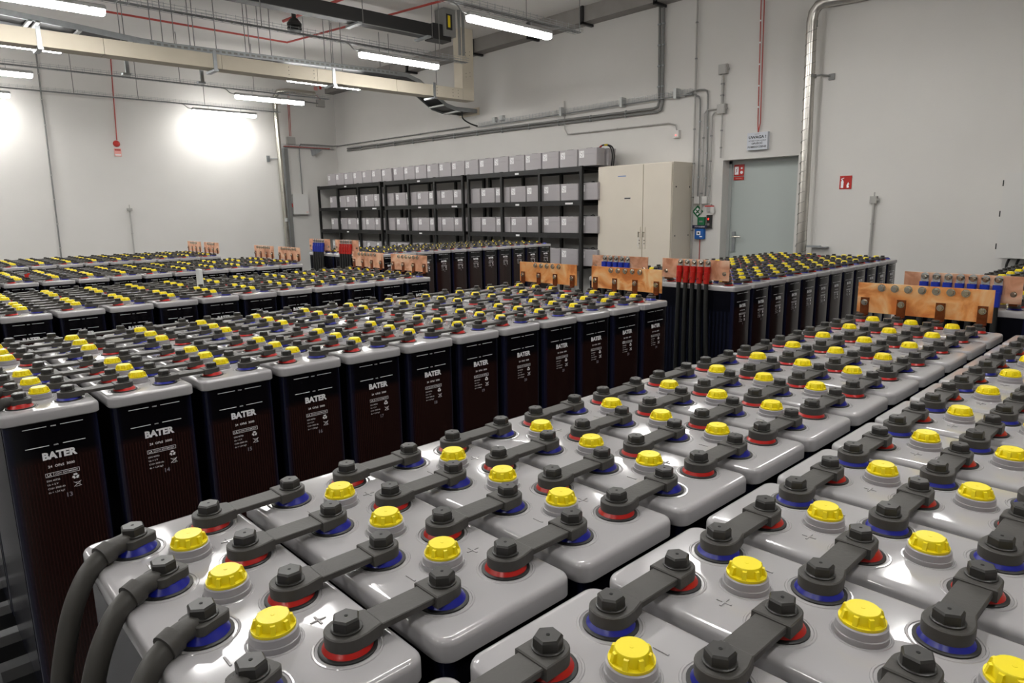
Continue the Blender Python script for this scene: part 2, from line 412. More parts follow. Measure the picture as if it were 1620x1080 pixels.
# rows: key -> (x of first cell centre, y centre, dz, facing(+1 labels to -y), number list, near, count label)
ROWS = []
def pair(x0, yk3, dz, rack, fnum, near, xs=0):
    yf = yk3+1.5*DK; yb = yf+.554
    fn = [fnum+i for i in range(12)]; bn = [25-n for n in fn]
    ROWS.append((x0+PX, yf, dz, 0, fn, near[0], rack, 'front row'))
    ROWS.append((x0+PX+xs, yb, dz, 1, bn, near[1], rack, 'back row'))
RACKN = ['nearest rack', 'second rack', 'third rack', 'fourth rack', 'rack by the left wall',
         'rack at the right edge', 'rack by the door', 'rack before the shelving']
pair(.001, -.942, 0, 0, 13, (True, True), -.001)
pair(.0038, .972, 0, 1, 13, (True, True))
pair(.0106, 2.915, 0, 2, 13, (False, False))
pair(.037, 4.885, 0, 3, 13, (False, False))
pair(.04, 6.87, 0, 4, 13, (False, False))
pair(3.285, -.91, -.005, 5, 1, (False, False))
pair(3.355, 1.005, 0, 6, 1, (False, False))
pair(3.27, 4.853, .043, 7, 1, (False, False))
for (x0, yc, dz, flip, nums, near, rk, row) in ROWS:
    for c in range(12):
        n = nums[c]
        if used[near]: t = copy_tree(PROTO[near])
        else: t = PROTO[near]; used[near] = True
        t.location = (x0+c*S, yc, dz); t.rotation_euler[2] = math.pi if flip else 0
        for ch in t.children:
            if ch.name.startswith('cell_case'): ch.data = CASE[n]
        tag(t, 'grey-lidded black battery cell, %s from left, %s of the %s' % (ORD[c], row, RACKN[rk]), 'battery cell',
            'battery cells in the %s of the %s' % (row, RACKN[rk]))

# connector straps between neighbouring cells
GAP = S-2*PX
def strap_bar_mb():
    b = MB(); L = GAP
    def pad(x, r, z0, z1, sx):
        pts = []
        for i in range(13):
            a = R(90+180*i/12) if sx < 0 else R(-90+180*i/12)
            pts.append((x+r*math.cos(a), r*math.sin(a)))
        e = x-sx*.024
        pts += [(x+.012, -r*.97), (x+.032, -.0175), (x+.032, .0175), (x+.012, r*.97)] if sx < 0 else [(e, r), (e, -r)]
        n = len(pts); q = .0012
        vs = [(p[0], p[1], z0) for p in pts]+[(p[0], p[1], z1-q) for p in pts]+[(x+(p[0]-x)*.94, p[1]*.94, z1) for p in pts]
        fs = [tuple(range(n-1, -1, -1)), tuple(range(2*n, 3*n))]+[(k*n+i, k*n+(i+1) % n, (k+1)*n+(i+1) % n, (k+1)*n+i) for k in (0, 1) for i in range(n)]
        b.add(vs, fs, 'strap')
    pad(0, .0236, .0078, .0222, -1)
    pad(L, .0216, .0080, .0226, 1)
    b.rrect((L-.036)/2, .0172, [(.0120, .001), (.0130, 0), (.0192, 0), (.0202, .001)], 'strap', .002, 1, (L/2, 0, 0))
    return b
def cap_mb():
    b = MB()
    b.lathe([(.0165, .0222), (.0165, .0240), (.0152, .0246)], 'cap', 20)
    b.lathe([(.0150, .0244), (.0150, .0338), (.0132, .0360)], 'cap', 6)
    b.lathe([(.0020, .0361), (.0020, .0363)], 'hole', 8)
    return b
STRAP = strap_bar_mb().mesh('strap_bar', ang=30); CAPM = cap_mb().mesh('bolt_cap', ang=25)
def make_strap():
    t = link('cell_connector', STRAP)
    link('bolt_cap', CAPM, t); o = link('bolt_cap', CAPM, t, (GAP, 0, 0)); o.rotation_euler[2] = .4
    return t
spots = []
for (x0, yc, dz, flip, nums, near, rk, row) in ROWS:
    for c in range(11):
        for k in range(4):
            x = x0+c*S+PX; y = yc+(k-1.5)*DK
            spots.append(((Vector((x, y, LIDZ))-Vector(CAMP)).length, x, y, dz, flip, c, 3-k, rk, row))
spots.sort(key=lambda q: q[0])
sp0 = make_strap(); first = True; rest = MB()
far1 = strap_bar_mb().merge(cap_mb()).merge(cap_mb(), Matrix.Translation((GAP, 0, 0)))
for i, (dd, x, y, dz, flip, c, k, rk, row) in enumerate(spots):
    if i < 300:
        t = sp0 if first else copy_tree(sp0); first = False
        # the rounded end sits on the red pole
        t.location = (x, y, LIDZ+dz)
        t.rotation_euler[2] = random.uniform(-.012, .012)
        tag(t, 'black strap joining %s and %s cells, lane %d, %s, %s' % (ORD[c], ORD[c+1], 4-k, row, RACKN[rk]),
            'connector strap', 'connector straps on the %s of the %s' % (row, RACKN[rk]))
    else:
        rest.merge(far1, Matrix.Translation((x, y, LIDZ+dz)))
o = rest.build('cell_connectors', smooth=False); o['kind'] = 'stuff'
tag(o, 'many small black connector straps on the distant battery racks', 'connector straps')

# stands under the racks
def stand(x0, y0, y1, dz, label):
    t = empty('battery_stand', (x0, y0, 0)); Ln = 12*S+.02
    for i in range(6):
        y = .04+i*(y1-y0-.08)/5
        b = MB().box((-.06, y-.03, .235+dz), (Ln+.04, y+.03, BOT+dz-.001), 'rail'); b.build('rail', t, smooth=False)
    for i in range(4):
        x = .1+i*(Ln-.2)/3
        b = MB().box((x-.04, 0, .16), (x+.04, y1-y0, .234+dz), 'rail')
        b.build('cross_beam', t, smooth=False)
        for yy in (.06, (y1-y0)/2, y1-y0-.06):
            MB().lathe([(.045, 0), (.045, .015), (.025, .02), (.025, .16)], 'rail', 14, (x, yy, 0)).build('foot', t)
    tag(t, label, 'stand', 'low steel stands under the cells')
for i in range(0, len(ROWS), 2):
    f, bk = ROWS[i], ROWS[i+1]
    stand(f[0]-HX, f[1]-.25, bk[1]+.25, f[2], 'low dark steel stand carrying the %s' % RACKN[f[6]])

# ------------------------------------------------------------------ copper busbars
def bolt_mb(r, h, m='steel', n=6):
    # axis along -x, head at origin
    b = MB(); b.cyl((0, 0, 0), (-.002, 0, 0), r*1.35, m, 16); b.cyl((-.002, 0, 0), (-h, 0, 0), r, m, n, r*.85)
    return b
def plate(x, ylo, z, nb, pale, label, rack, tabs='near', ext=.022):
    """copper plate in the y-z plane joining four terminals; ylo = y of the lowest-y terminal"""
    t = empty('copper_busbar', (x, ylo+1.5*DK, z)); W = 1.5*DK+.029
    cm = 'copper_pale' if pale else 'copper'
    # gently wavy sheet
    b = MB(); n = 22; h0, h1 = .0, .115; th = .005; vs = []
    for i in range(n+1):
        y = -W+2*W*i/n; o = .0015*math.sin(i*1.1+x*3)
        vs += [(-th/2+o, y, h0), (th/2+o, y, h0), (th/2+o*.4, y, h1), (-th/2+o*.4, y, h1)]
    fs = []
    for i in range(n):
        a = 4*i
        for q in range(4): fs.append((a+q, a+(q+1) % 4, a+4+(q+1) % 4, a+4+q))
    fs += [(3, 2, 1, 0), (4*n, 4*n+1, 4*n+2, 4*n+3)]
    b.add(vs, fs, cm); b.build('plate', t)
    sgn = -1 if tabs == 'near' else 1
    for k in range(4):
        y = (k-1.5)*DK
        q = MB()
        q.box((sgn*.0035, y-.015, -.006), (sgn*.0075, y+.015, .058), 'copper_dark')
        q.box((sgn*.0035, y-.015, -.010), (sgn*.052, y+.015, -.006), 'copper_dark')
        o = q.build('tab', t, smooth=False)
        hd = MB().merge(bolt_mb(.009, .010, n=16 if sgn < 0 else 6), Matrix.Translation((-.0075 if sgn < 0 else -.003, y, .040)))
        hd.build('bolt', o)
        if sgn < 0: pass
    if tabs == 'near':
        for k in range(nb):
            y = (k-(nb-1)/2)*.046
            MB().merge(bolt_mb(.0105, .010, n=16), Matrix.Translation((-.003, y, .098))).build('bolt', t)
    tag(t, label, 'copper busbar', 'copper plates at the rack ends')
    # black caps on the four terminals under the tabs
    for k in range(4):
        y = (k-1.5)*DK
        bb = MB().lathe([(.0225, -.004), (.0225, .006), (.0210, .008)], 'strap', 20).merge(cap_mb(), Matrix.Translation((0, 0, -.018)))
        bb.build('terminal_cap', t).location = (sgn*.045, y, -.018)
    return t
def cable_tail(x, y, z, col, idx, label, group, lean):
    """lug bolted to the near side of a plate, heat-shrink sleeve and cable hanging down"""
    t = empty('power_cable', (x, y, z)); sl = 'sleeve_red' if col == 'red' else 'sleeve_blue'
    a = MB().box((-.008, -.015, -.022), (-.004, .015, .008), 'galv_light').cyl((-.008, 0, .004), (-.004, 0, .004), .0155, 'galv_light', 16)
    a.merge(bolt_mb(.0085, .014), Matrix.Translation((-.008, 0, 0)))
    a.cyl((-.012, 0, -.018), (-.012, 0, -.03), .009, 'steel', 12); a.build('cable_lug', t)
    zz = -.105 if col == 'red' else -.100
    s_ = MB().rrect(.012, .0175, [(-.058, 0), (-.020, 0)], sl, .008, 3, (-.013, 0, 0)).tube([(-.016, 0, -.050), (-.02, 0, zz-.012)], .0165, sl, 14, 1)
    so = s_.build('heat_shrink', t)
    if col == 'red':
        MB().merge(text_mb(str(5-idx), .012, 'hole', .02), Matrix.Translation((-.0372, 0, -.095)) @ Matrix.Rotation(R(-90), 4, 'Z')).build('number', so, smooth=False)
    dy = lean
    MB().tube([(-.019, 0, zz), (-.024, dy*.1, -.25), (-.03, dy*.4, -.5), (-.035, dy, -.85), (-.03, dy*1.1, -1.05)], .0125, 'cable_dark', 12, 6).build('cable', t)
    tag(t, label, 'power cable', group)

PZ = 1.077
fr = {}
for r_ in ROWS: fr[(r_[6], r_[7])] = r_
def last_x(r_): return r_[0]+11*S+PX
names_f = {0: 'nearest rack', 1: 'second rack', 2: 'third rack', 3: 'fourth rack', 4: 'rack by the left wall'}
nbs = {0: 7, 1: 5, 2: 6, 3: 7, 4: 5}
for rk in range(5):
    for row in ('front row', 'back row'):
        r_ = fr[(rk, row)]
        plate(last_x(r_)+.047, r_[1]-1.5*DK, PZ, nbs[rk], rk >= 2,
              'upright copper plate, far end of the %s of the %s' % (row, RACKN[rk]), rk)
for rk, row, col, n, gp in ((5, 'front row', 'red', 7, 'right edge'), (5, 'back row', 'blue', 7, 'x'), (6, 'front row', 'red', 5, 'x'), (6, 'back row', 'blue', 5, 'x'), (7, 'front row', 'red', 5, 'x'), (7, 'back row', 'blue', 5, 'x')):
    r_ = fr[(rk, row)]; xx = r_[0]-PX-.052
    plate(xx, r_[1]-1.5*DK, PZ+r_[2], 0, True, 'pale copper plate with %s sleeved cables, %s, %s' % (col, row, RACKN[rk]), rk, tabs='far')
    step = .046
    for i in range(n):
        y = r_[1]+(i-(n-1)/2)*step+(.0 if rk != 6 or col == 'red' else .02)
        cable_tail(xx-.002, y, PZ+r_[2]+.096, col, i, 'black cable with %s sleeve, %s from the right, %s, %s' % (col, ORD[i], row, RACKN[rk]),
                   '%s sleeved cables on the %s' % (col, RACKN[rk]), -.05+.012*i)

# cables leaving the left ends
def end_cable(x, y, sx, col, path, label, group, rz=0):
    t = empty('power_cable', (x, y, LIDZ), rz)
    b = MB()
    b.rrect(.021, .0190, [(.010, .001), (.011, 0), (.0210, 0), (.0222, .0015)], 'strap', .008, 3, (0.002, 0, 0))
    b.tube([(-.010, 0, .0165), (-.026, 0, .0175), (-.042, 0, .0155)], .0122, 'strap', 14, 3)
    b.tube([(-.034, 0, .0165), (-.048, 0, .0130)], .0148, 'strap', 14, 1)
    b.build('cable_boot', t); link('bolt_cap', CAPM, t)
    MB().tube(path, .0120, 'cable', 16, 8).build('cable', t)
    tag(t, label, 'power cable', group)
r_ = fr[(0, 'back row')]
for k in range(4):
    y = r_[1]+(1.5-k)*DK
    end_cable(r_[0]-PX, y, -1, 'blue', [(-.040, 0, .0145), (-.061, .0, .004), (-.078, 0, -.016), (-.092, 0, -.042), (-.105, 0, -.08), (-.116, 0, -.125), (-.124, 0, -.2), (-.128, 0, -.4), (-.128, 0, -.80), (-.12, 0, -1.02)],
              'thick black cable clamped to a blue terminal, %s from the aisle, nearest rack' % ORD[k], 'thick cables on the near corner cell', R(22))
for row, cc in (('front row', 'red'), ('back row', 'blue')):
    r_ = fr[(1, row)]
    for k in range(4):
        y = r_[1]+(1.5-k)*DK
        end_cable(r_[0]-PX, y, -1, cc, [(-.040, 0, .0145), (-.08, .0, .008), (-.12, 0, -.03), (-.15, 0, -.11), (-.165, 0, -.3), (-.16, 0, -.7), (-.16, 0, -1.0)],
                  'black cable on a %s terminal, %s from the back, left end of second rack' % (cc, ORD[k]), 'cables at the left end of the second rack')

# small things standing on the cells
tag(MB().rrect(.012, .030, [(0, 0), (.125, .001)], 'opal', .006, 3).build('plastic_vial', smooth=True), 'small upright white plastic vial standing on the third rack', 'vial').location = (1.235, 3.35, LIDZ+.0)
tg = MB().box((-.012, -.004, 0), (.012, .004, .022), 'signred').box((.004, -.003, .018), (.02, .003, .028), 'signred').build('red_tag', smooth=False)
tg.location = (.575, 4.885, LIDZ+.036); tag(tg, 'tiny red tag on a bolt cap of the fourth rack', 'tag')

# ------------------------------------------------------------------ shelving with battery blocks
SHX = 6.95
units = [(12.70, 10.25, 'left'), (10.12, 7.79, 'middle'), (7.68, 5.24, 'right')]
LEV = [2.07, 1.62, 1.17, .72]; SHN = ['top', 'second', 'third', 'bottom']
def block_mb():
    b = MB()
    b.rrect(.085, .1625, [(0, .004), (.004, 0), (.150, 0), (.151, .002), (.157, .002), (.158, 0), (.222, 0), (.228, .004)], 'box', .01, 3, (.085, 0, 0))
    b.box((.03, -.05, .227), (.10, .05, .235), 'boxtop')
    return b
BLK = block_mb().mesh('block_body', ang=30)
blm = MB().box((-.0012, -.042, -.02), (0, .042, .070), 'paper')
for i, (a, c) in enumerate(((-.032, .044), (.006, .036), (-.022, .010), (.012, .004), (-.034, .024), (-.008, -.010), (.02, .052), (-.010, .030))):
    blm.box((-.0016, a, c), (-.0006, a+.012, c+.010), 'greylabel')
BLL = blm.mesh('label_sticker', smooth=False)
b0 = link('battery_block', BLK); ls = link('label_sticker', BLL, b0, (0, .100, .130)); b0_used = False
for (ya, yb, nm) in units:
    t = empty('storage_rack', (SHX, yb, 0)); Wd = ya-yb; D = .5
    for i in range(4):
        y = Wd*i/3 - (.02 if i == 3 else 0) + (.02 if i == 0 else 0)
        for x in (0, D-.04):
            MB().box((x, y-.022, 0), (x+.04, y+.022, 2.075 if x == 0 else 2.07), 'blackrack').build('post', t, smooth=False)
    for li, z in enumerate(LEV):
        s_ = MB().box((.002, 0, z-.07), (.03, Wd, z-.002), 'blackrack').box((D-.03, 0, z-.07), (D, Wd, z-.002), 'blackrack')
        for i in range(9):
            y = .05+i*(Wd-.1)/8; s_.box((.03, y-.02, z-.045), (D-.03, y+.02, z-.002), 'blackrack')
        s_.box((.02, .0, z-.006), (D-.02, Wd, z-.001), 'blackrack')
        so = s_.build('shelf', t, smooth=False)
        if li < 3: MB().box((-.002, Wd*.52-.04, z-.055), (.001, Wd*.52+.04, z-.03), 'paper').build('name_plate', so, smooth=False)
        if li == 1: MB().box((-.002, .16, z-.055), (.001, .30, z-.03), 'paper').build('name_plate', so, smooth=False)
    tag(t, 'black steel shelving rack of grey battery blocks, %s of the three' % nm, 'shelving rack', 'black shelving racks on the back wall')
    pitch = .345; off = {'left': 12.12, 'middle': 9.66, 'right': 7.235}[nm]
    for li, z in enumerate(LEV):
        for j in range(7):
            y = off-j*pitch
            bb = b0 if not b0_used else copy_tree(b0); b0_used = True
            bb.location = (SHX+(.03 if li == 0 else .05), y, z)
            tag(bb, 'grey battery block, %s from left, %s shelf of the %s black rack' % (ORD[j], SHN[li], nm), 'battery block',
                'battery blocks on the %s black rack' % nm)
        bb = copy_tree(b0); bb.location = (SHX+.245, off-6*pitch-.02, z)
        tag(bb, 'grey battery block behind the last one, %s shelf of the %s black rack' % (SHN[li], nm), 'battery block', 'rear battery blocks on the racks')
for i, (dy, col) in enumerate(((0, 'cable_dark'), (-.03, 'cable_dark'))):
    t = MB().tube([(7.12, 5.1, 2.29), (7.14, 5.03, 2.335), (7.16, 4.93+dy, 2.31), (7.18, 4.90+dy, 2.2), (7.2, 4.93+dy, 2.06)], .010, 'cable_dark', 8)
    t.tube([(7.14, 5.0, 2.334), (7.15, 4.955, 2.333)], .013, 'yel2', 8, 1).tube([(7.125, 5.07, 2.31), (7.13, 5.04, 2.328)], .013, 'red', 8, 1)
    o = t.build('block_cable'); tag(o, 'black cable with yellow band curving off the top shelf, %s one' % ('inner' if i == 0 else 'outer'), 'cable', 'cables off the top shelf')
for li in (1, 2, 3):
    z = LEV[li]+.21
    t = MB().tube([(7.1, 5.45, z), (7.1, 5.36, z+.03), (7.12, 5.25, z+.02), (7.14, 5.17, z+.03), (7.16, 5.12, z-.1)], .008, 'cable_dark', 8).box((7.09, 5.22, z), (7.11, 5.26, z+.02), 'red')
    tag(t.build('block_cable'), 'thin black and red cable over the last block, %s shelf' % SHN[li], 'cable', 'cables on the lower shelves')

# ------------------------------------------------------------------ cream cabinet
t = empty('electrical_cabinet', (7.05, 3.87, 0)); W = 1.17
MB().box((.02, 0, .1), (.445, W, 2.05), 'cabinet').box((.03, .01, 0), (.44, W-.01, .1), 'black').build('cabinet_body', t, smooth=False)
for y0, y1 in ((.008, .425), (.431, W-.008)):
    dd = MB().rrect((y1-y0)/2, .965, [(0, 0), (.018, 0), (.020, .002)], 'cabinet', .006, 2)
    T = Matrix.Translation((.02, (y0+y1)/2, 1.078)) @ Matrix(((0, 0, -1, 0), (1, 0, 0, 0), (0, 1, 0, 0), (0, 0, 0, 1)))
    o = MB().merge(dd, T).build('door_panel', t)
    hy = y1-.035 if y0 < .1 else y0+.035
    MB().box((-.008, hy-.012, .98), (0, hy+.012, 1.26), 'cabinet').cyl((-.008, hy, 1.19), (-.035, hy, 1.19), .008, 'steel').box((-.036, hy-.005, 1.13), (-.028, hy+.005, 1.20), 'steel').cyl((-.008, hy, 1.09), (-.011, hy, 1.09), .007, 'black').cyl((-.008, hy, 1.05), (-.011, hy, 1.05), .007, 'black').build('cabinet_handle', o)
    MB().tube([(-.03, hy, 1.14), (-.032, hy+.006, 1.05), (-.03, hy, 1.0)], .002, 'print', 6).build('key_string', o)
MB().box((-.002, .425, .12), (.019, .431, 2.04), 'seam').build('door_gap', t, smooth=False)
MB().box((-.003, .62, 1.615), (.0, .72, 1.635), 'greylabel').box((-.0035, .625, 1.619), (-.001, .715, 1.631), 'black').build('name_plate', t, smooth=False)
MB().box((-.002, .69, 1.905), (0, .84, 1.912), 'signgrey').merge(text_mb('ELEKTRO', .016, 'blue', .01), Matrix.Translation((-.0015, .765, 1.905)) @ Matrix.Rotation(R(-90), 4, 'Z')).build('maker_label', t, smooth=False) if False else MB().box((-.002, .70, 1.905), (0, .83, 1.915), 'blue').build('maker_label', t, smooth=False)
for z in (.35, .75, 1.15, 1.75):
    for x in (.09, .39):
        MB().cyl((x, 0.001, z), (x, -.004, z), .010, 'black', 10).build('side_screw', t)
tag(t, 'tall cream double-door electrical cabinet standing beside the black shelving', 'cabinet')

# ------------------------------------------------------------------ wall services: helpers
def tube_thing(name, pts, r, m, label, cat, group=None, sm=1, clips=None, n=8, clipm='galv'):
    o = MB().tube(pts, r, m, n, sm).build(name)
    tag(o, label, cat, group)
    if clips:
        for a, b, cnt in clips:
            a, b = Vector(a), Vector(b); d_ = (b-a).normalized()
            for i in range(cnt):
                p = a+(b-a)*((i+.5)/cnt)
                MB().cyl(p-d_*.008, p+d_*.008, r*1.5, clipm, 8).build('pipe_clip', o)
    return o
G = 'conduits on the walls'
XW = XB-.03
tube_thing('conduit_pipe', [(6.60, 12.70, 1.91), (6.60, 12.70, 2.86), (6.64, 12.70, 2.93), (6.75, 12.70, 2.93), (7.40, 12.70, 2.93), (XW, 12.60, 2.93), (XW, 8.2, 2.90)], .011, 'conduit',
           'thin grey conduit running up from the wall panel and along the back wall', 'conduit', G, 1, [((XW, 12.5, 2.93), (XW, 8.3, 2.90), 8), ((6.6, 12.7, 1.95), (6.6, 12.7, 2.8), 2)])
tube_thing('conduit_pipe', [(XW, 12.25, 2.85), (XW, 8.0, 2.81), (XW, 4.46, 2.765), (XW, 4.40, 2.78), (XW, 4.38, 2.84), (XW, 4.40, 3.99)], .017, 'conduit',
           'thick grey conduit running along the back wall then up to the ceiling beam', 'conduit', G, 1, [((XW, 12, 2.847), (XW, 4.6, 2.768), 12), ((XW, 4.385, 2.9), (XW, 4.40, 3.9), 4)])
tube_thing('conduit_pipe', [(XW, 12.25, 2.805), (XW, 8.0, 2.768), (XW, 4.40, 2.72), (XW, 4.345, 2.74), (XW, 4.33, 2.8), (XW, 4.345, 3.99)], .017, 'conduit',
           'lower grey conduit paired under the thick one on the back wall', 'conduit', G, 1, [((XW, 12, 2.803), (XW, 4.6, 2.722), 12), ((XW, 4.335, 2.9), (XW, 4.345, 3.9), 4)])
tube_thing('conduit_pipe', [(XW, 6.03, 3.05), (XW, 6.02, 2.66), (XW, 5.97, 2.58), (XW, 4.22, 2.56), (XW, 4.12, 2.53), (XW, 4.10, 2.46)], .009, 'conduit_light',
           'pale thin conduit bending right above the cream cabinet', 'conduit', G, 1, [((XW, 5.8, 2.58), (XW, 4.3, 2.56), 3)], clipm='conduit_light')
tube_thing('conduit_pipe', [(XW, 3.86, 4.0), (XW, 3.84, 1.6), (XW, 3.83, .3)], .011, 'conduit_light', 'pale vertical conduit from ceiling to floor beside the cabinet', 'conduit', G, 1, [((XW, 3.86, 3.9), (XW, 3.83, 1.0), 7)], clipm='conduit')
tube_thing('wall_cable', [(XW, 3.99, 2.86), (XW, 3.92, 2.87), (XW, 3.80, 2.83), (XW, 3.775, 2.7), (XW, 3.77, 2.2), (XW, 3.765, 1.62)], .011, 'conduit', 'dark cable dropping from the wall tray, left of the pair', 'cable', 'dark cables dropping from the wall tray', 2, [((XW, 3.77, 2.7), (XW, 3.765, 1.7), 3)])
tube_thing('wall_cable', [(XW, 4.0, 2.87), (XW, 3.86, 2.905), (XW, 3.72, 2.90), (XW, 3.675, 2.84), (XW, 3.67, 2.6), (XW, 3.655, 2.2), (XW, 3.66, 1.62)], .011, 'conduit', 'dark cable dropping from the wall tray, right of the pair', 'cable', 'dark cables dropping from the wall tray', 2, [((XW, 3.66, 2.6), (XW, 3.66, 1.7), 3)])
tube_thing('conduit_pipe', [(XW, 3.50, 2.66), (XW, 3.68, 2.66), (XW, 3.715, 2.62), (XW, 3.715, 1.42)], .010, 'conduit_light', 'pale conduit from the lower junction box down to the green sign', 'conduit', G, 1, [((XW, 3.715, 2.5), (XW, 3.715, 1.5), 3)], clipm='conduit')
tube_thing('conduit_pipe', [(XW, 3.50, 2.62), (XW, 3.58, 2.62), (XW, 3.605, 2.58), (XW, 3.605, 1.54)], .010, 'conduit_light', 'pale conduit from the lower junction box down to the call point', 'conduit', G, 1, [((XW, 3.605, 2.5), (XW, 3.605, 1.6), 3)], clipm='conduit')
tube_thing('conduit_pipe', [(XW, 3.48, 3.04), (XW, 3.48, 2.70)], .016, 'conduit_light', 'short pale conduit between the two square junction boxes', 'conduit', G, 1, [((XW, 3.48, 3.0), (XW, 3.48, 2.74), 2)], clipm='conduit')
tube_thing('conduit_pipe', [(XW, 3.47, 2.6), (XW, 3.47, 2.08)], .010, 'conduit_light', 'pale conduit from the lower junction box to the door corner', 'conduit', G, 1, [((XW, 3.47, 2.5), (XW, 3.47, 2.1), 2)], clipm='conduit')
def jbox(x, y, z, s_, label, m='conduit_light', axis='x', d_=.05):
    b = MB()
    if axis == 'x': b.box((x-d_, y-s_, z-s_), (x, y+s_, z+s_), m).box((x-d_-.008, y-s_*.85, z-s_*.85), (x-d_, y+s_*.85, z+s_*.85), m).cyl((x-d_*.5, y-s_, z), (x-d_*.5, y-s_-.02, z), .012, m)
    else: b.box((x-s_*1.3, y-d_, z-s_), (x+s_*1.3, y, z+s_), m).box((x-s_*1.15, y-d_-.008, z-s_*.85), (x+s_*1.15, y-d_, z+s_*.85), m)
    return tag(b.build('junction_box', smooth=False), label, 'junction box', 'junction boxes')
jbox(XB, 3.48, 3.10, .055, 'upper square grey junction box above the door')
jbox(XB, 3.48, 2.65, .055, 'lower square grey junction box above the door corner')
jbox(XB, 7.56, 2.945, .04, 'small grey box on the wall tray, left of two', 'galv_light')
jbox(XB, 7.38, 2.955, .04, 'small grey box on the wall tray, right of two', 'galv_light')
jbox(6.44, YL, 2.99, .07, 'grey junction box on the left wall beside the silver pipe', axis='y')
jbox(7.17, YL, 3.79, .07, 'grey junction box high in the room corner', axis='y')
o = MB().box((XB-.05, 4.06, 2.37), (XB, 4.14, 2.46), 'white').cyl((XB-.05, 4.1, 2.40), (XB-.054, 4.1, 2.40), .006, 'redled').build('alarm_detector'); tag(o, 'small white wall sounder with a red light above the cabinet', 'sounder')
for i, y in enumerate((3.77, 3.66)):
    tag(MB().box((XB-.05, y-.035, 1.54), (XB, y+.035, 1.63), 'white').build('wall_switch', smooth=False), 'small white box at the foot of the %s dark cable' % ('left', 'right')[i], 'switch box', 'white boxes under the dark cables')
tag(MB().box((XB-.03, 3.575, 1.44), (XB, 3.635, 1.53), 'conduit_light').box((XB-.034, 3.53, 1.50), (XB-.03, 3.66, 1.515), 'red').box((XB-.032, 3.53, 1.42), (XB-.03, 3.58, 1.50), 'white').build('call_point', smooth=False), 'small clear call point with a red strip beside the door', 'call point')
bb = MB(); T = Matrix.Translation((XB-.006, 3.775, 1.445)) @ Matrix.Rotation(R(45), 4, 'X')
bb.merge(MB().box((0, -.055, -.055), (.005, .055, .055), 'green').box((-.001, -.035, -.035), (.001, .035, .035), 'print').box((-.002, -.012, -.03), (0, .006, .03), 'green').box((-.002, -.03, -.008), (0, .03, .006), 'green'), T)
tag(bb.build('emergency_sign', smooth=False), 'small tilted green and white emergency sign beside the door', 'sign')
bb = MB().box((XB-.035, 3.655, 1.27), (XB, 3.755, 1.375), 'green').box((XB-.037, 3.68, 1.31), (XB-.034, 3.73, 1.33), 'conduit')
tag(bb.build('break_glass_unit', smooth=False), 'green break glass box under the tilted green sign', 'break glass box')
TX = Matrix.Rotation(R(-90), 4, 'Z')
def wtext(b, txt, h, y, z, x, m, bold=0, wide=1): b.merge(text_mb(txt, h, m, bold, wide), Matrix.Translation((x, y, z)) @ TX)
bb = MB().box((XB-.045, 3.61, 1.235), (XB-.038, 3.82, 1.275), 'navy'); wtext(bb, 'STOP GASZENIE', .014, 3.715, 1.248, XB-.0455, 'print', .01)
tag(bb.build('stop_sign', smooth=False), 'narrow dark navy sign strip with white letters', 'sign')
bb = MB().rrect(.065, .065, [(0, 0), (.04, 0), (.045, .003)], 'blue', .01, 3); T = Matrix.Translation((XB, 3.72, 1.165)) @ Matrix(((0, 0, -1, 0), (1, 0, 0, 0), (0, 1, 0, 0), (0, 0, 0, 1)))
b2 = MB().merge(bb, T).box((XB-.047, 3.70, 1.15), (XB-.044, 3.755, 1.20), 'print').cyl((XB-.044, 3.727, 1.175), (XB-.050, 3.727, 1.175), .012, 'black').box((XB-.047, 3.675, 1.125), (XB-.044, 3.71, 1.14), 'print')
tag(b2.build('blue_call_box'), 'blue square stop button box beside the door', 'call box')
b2 = MB().box((XB-.04, 3.565, 1.235), (XB, 3.625, 1.40), 'black').box((XB-.042, 3.59, 1.34), (XB-.039, 3.602, 1.36), 'redled').box((XB-.042, 3.58, 1.27), (XB-.039, 3.61, 1.30), 'conduit')
tag(b2.build('card_reader', smooth=False), 'narrow black card reader with a red light by the door', 'card reader')
tube_thing('red_wire', [(XB-.02, 3.72, 1.10), (XB-.02, 3.72, .3)], .006, 'redcable', 'red wire running down from the blue call box', 'cable')
# UWAGA sign and red cables
bb = MB().box((XB-.045, 2.875, 2.14), (XB, 3.125, 2.335), 'signgrey')
xs_ = XB-.0455
wtext(bb, 'UWAGA !', .030, 3.0, 2.268, xs_, 'black', .03, 1.15); wtext(bb, 'AUTOMATYCZNE GASZENIE', .011, 3.0, 2.238, xs_, 'black', .02, 1.05)
wtext(bb, 'OPUŚCIĆ', .019, 3.0, 2.203, xs_, 'black', .03, 1.15); wtext(bb, 'POMIESZCZENIE', .019, 3.0, 2.165, xs_, 'black', .03, 1.15); wtext(bb, 'UWAGA', .008, 3.0, 2.314, xs_, 'greylabel', .01) if False else bb.box((xs_, 2.975, 2.314), (xs_+.001, 3.035, 2.319), 'greylabel')
tag(bb.build('warning_sign', smooth=False), 'grey illuminated warning sign reading UWAGA above the door', 'sign')
for i, (a, b_) in enumerate(((3.05, 3.01), (3.01, 2.98))):
    tube_thing('red_wire', [(XW, a, 4.0), (XW, b_, 2.44), (XW, 3.0, 2.335)], .006, 'redcable', 'red cable down to the warning sign, %s of the pair' % ('left', 'right')[i], 'cable', 'red cables above the door', 1, [((XW, a, 3.9), (XW, b_, 2.5), 6)] if i == 0 else None, clipm='print')
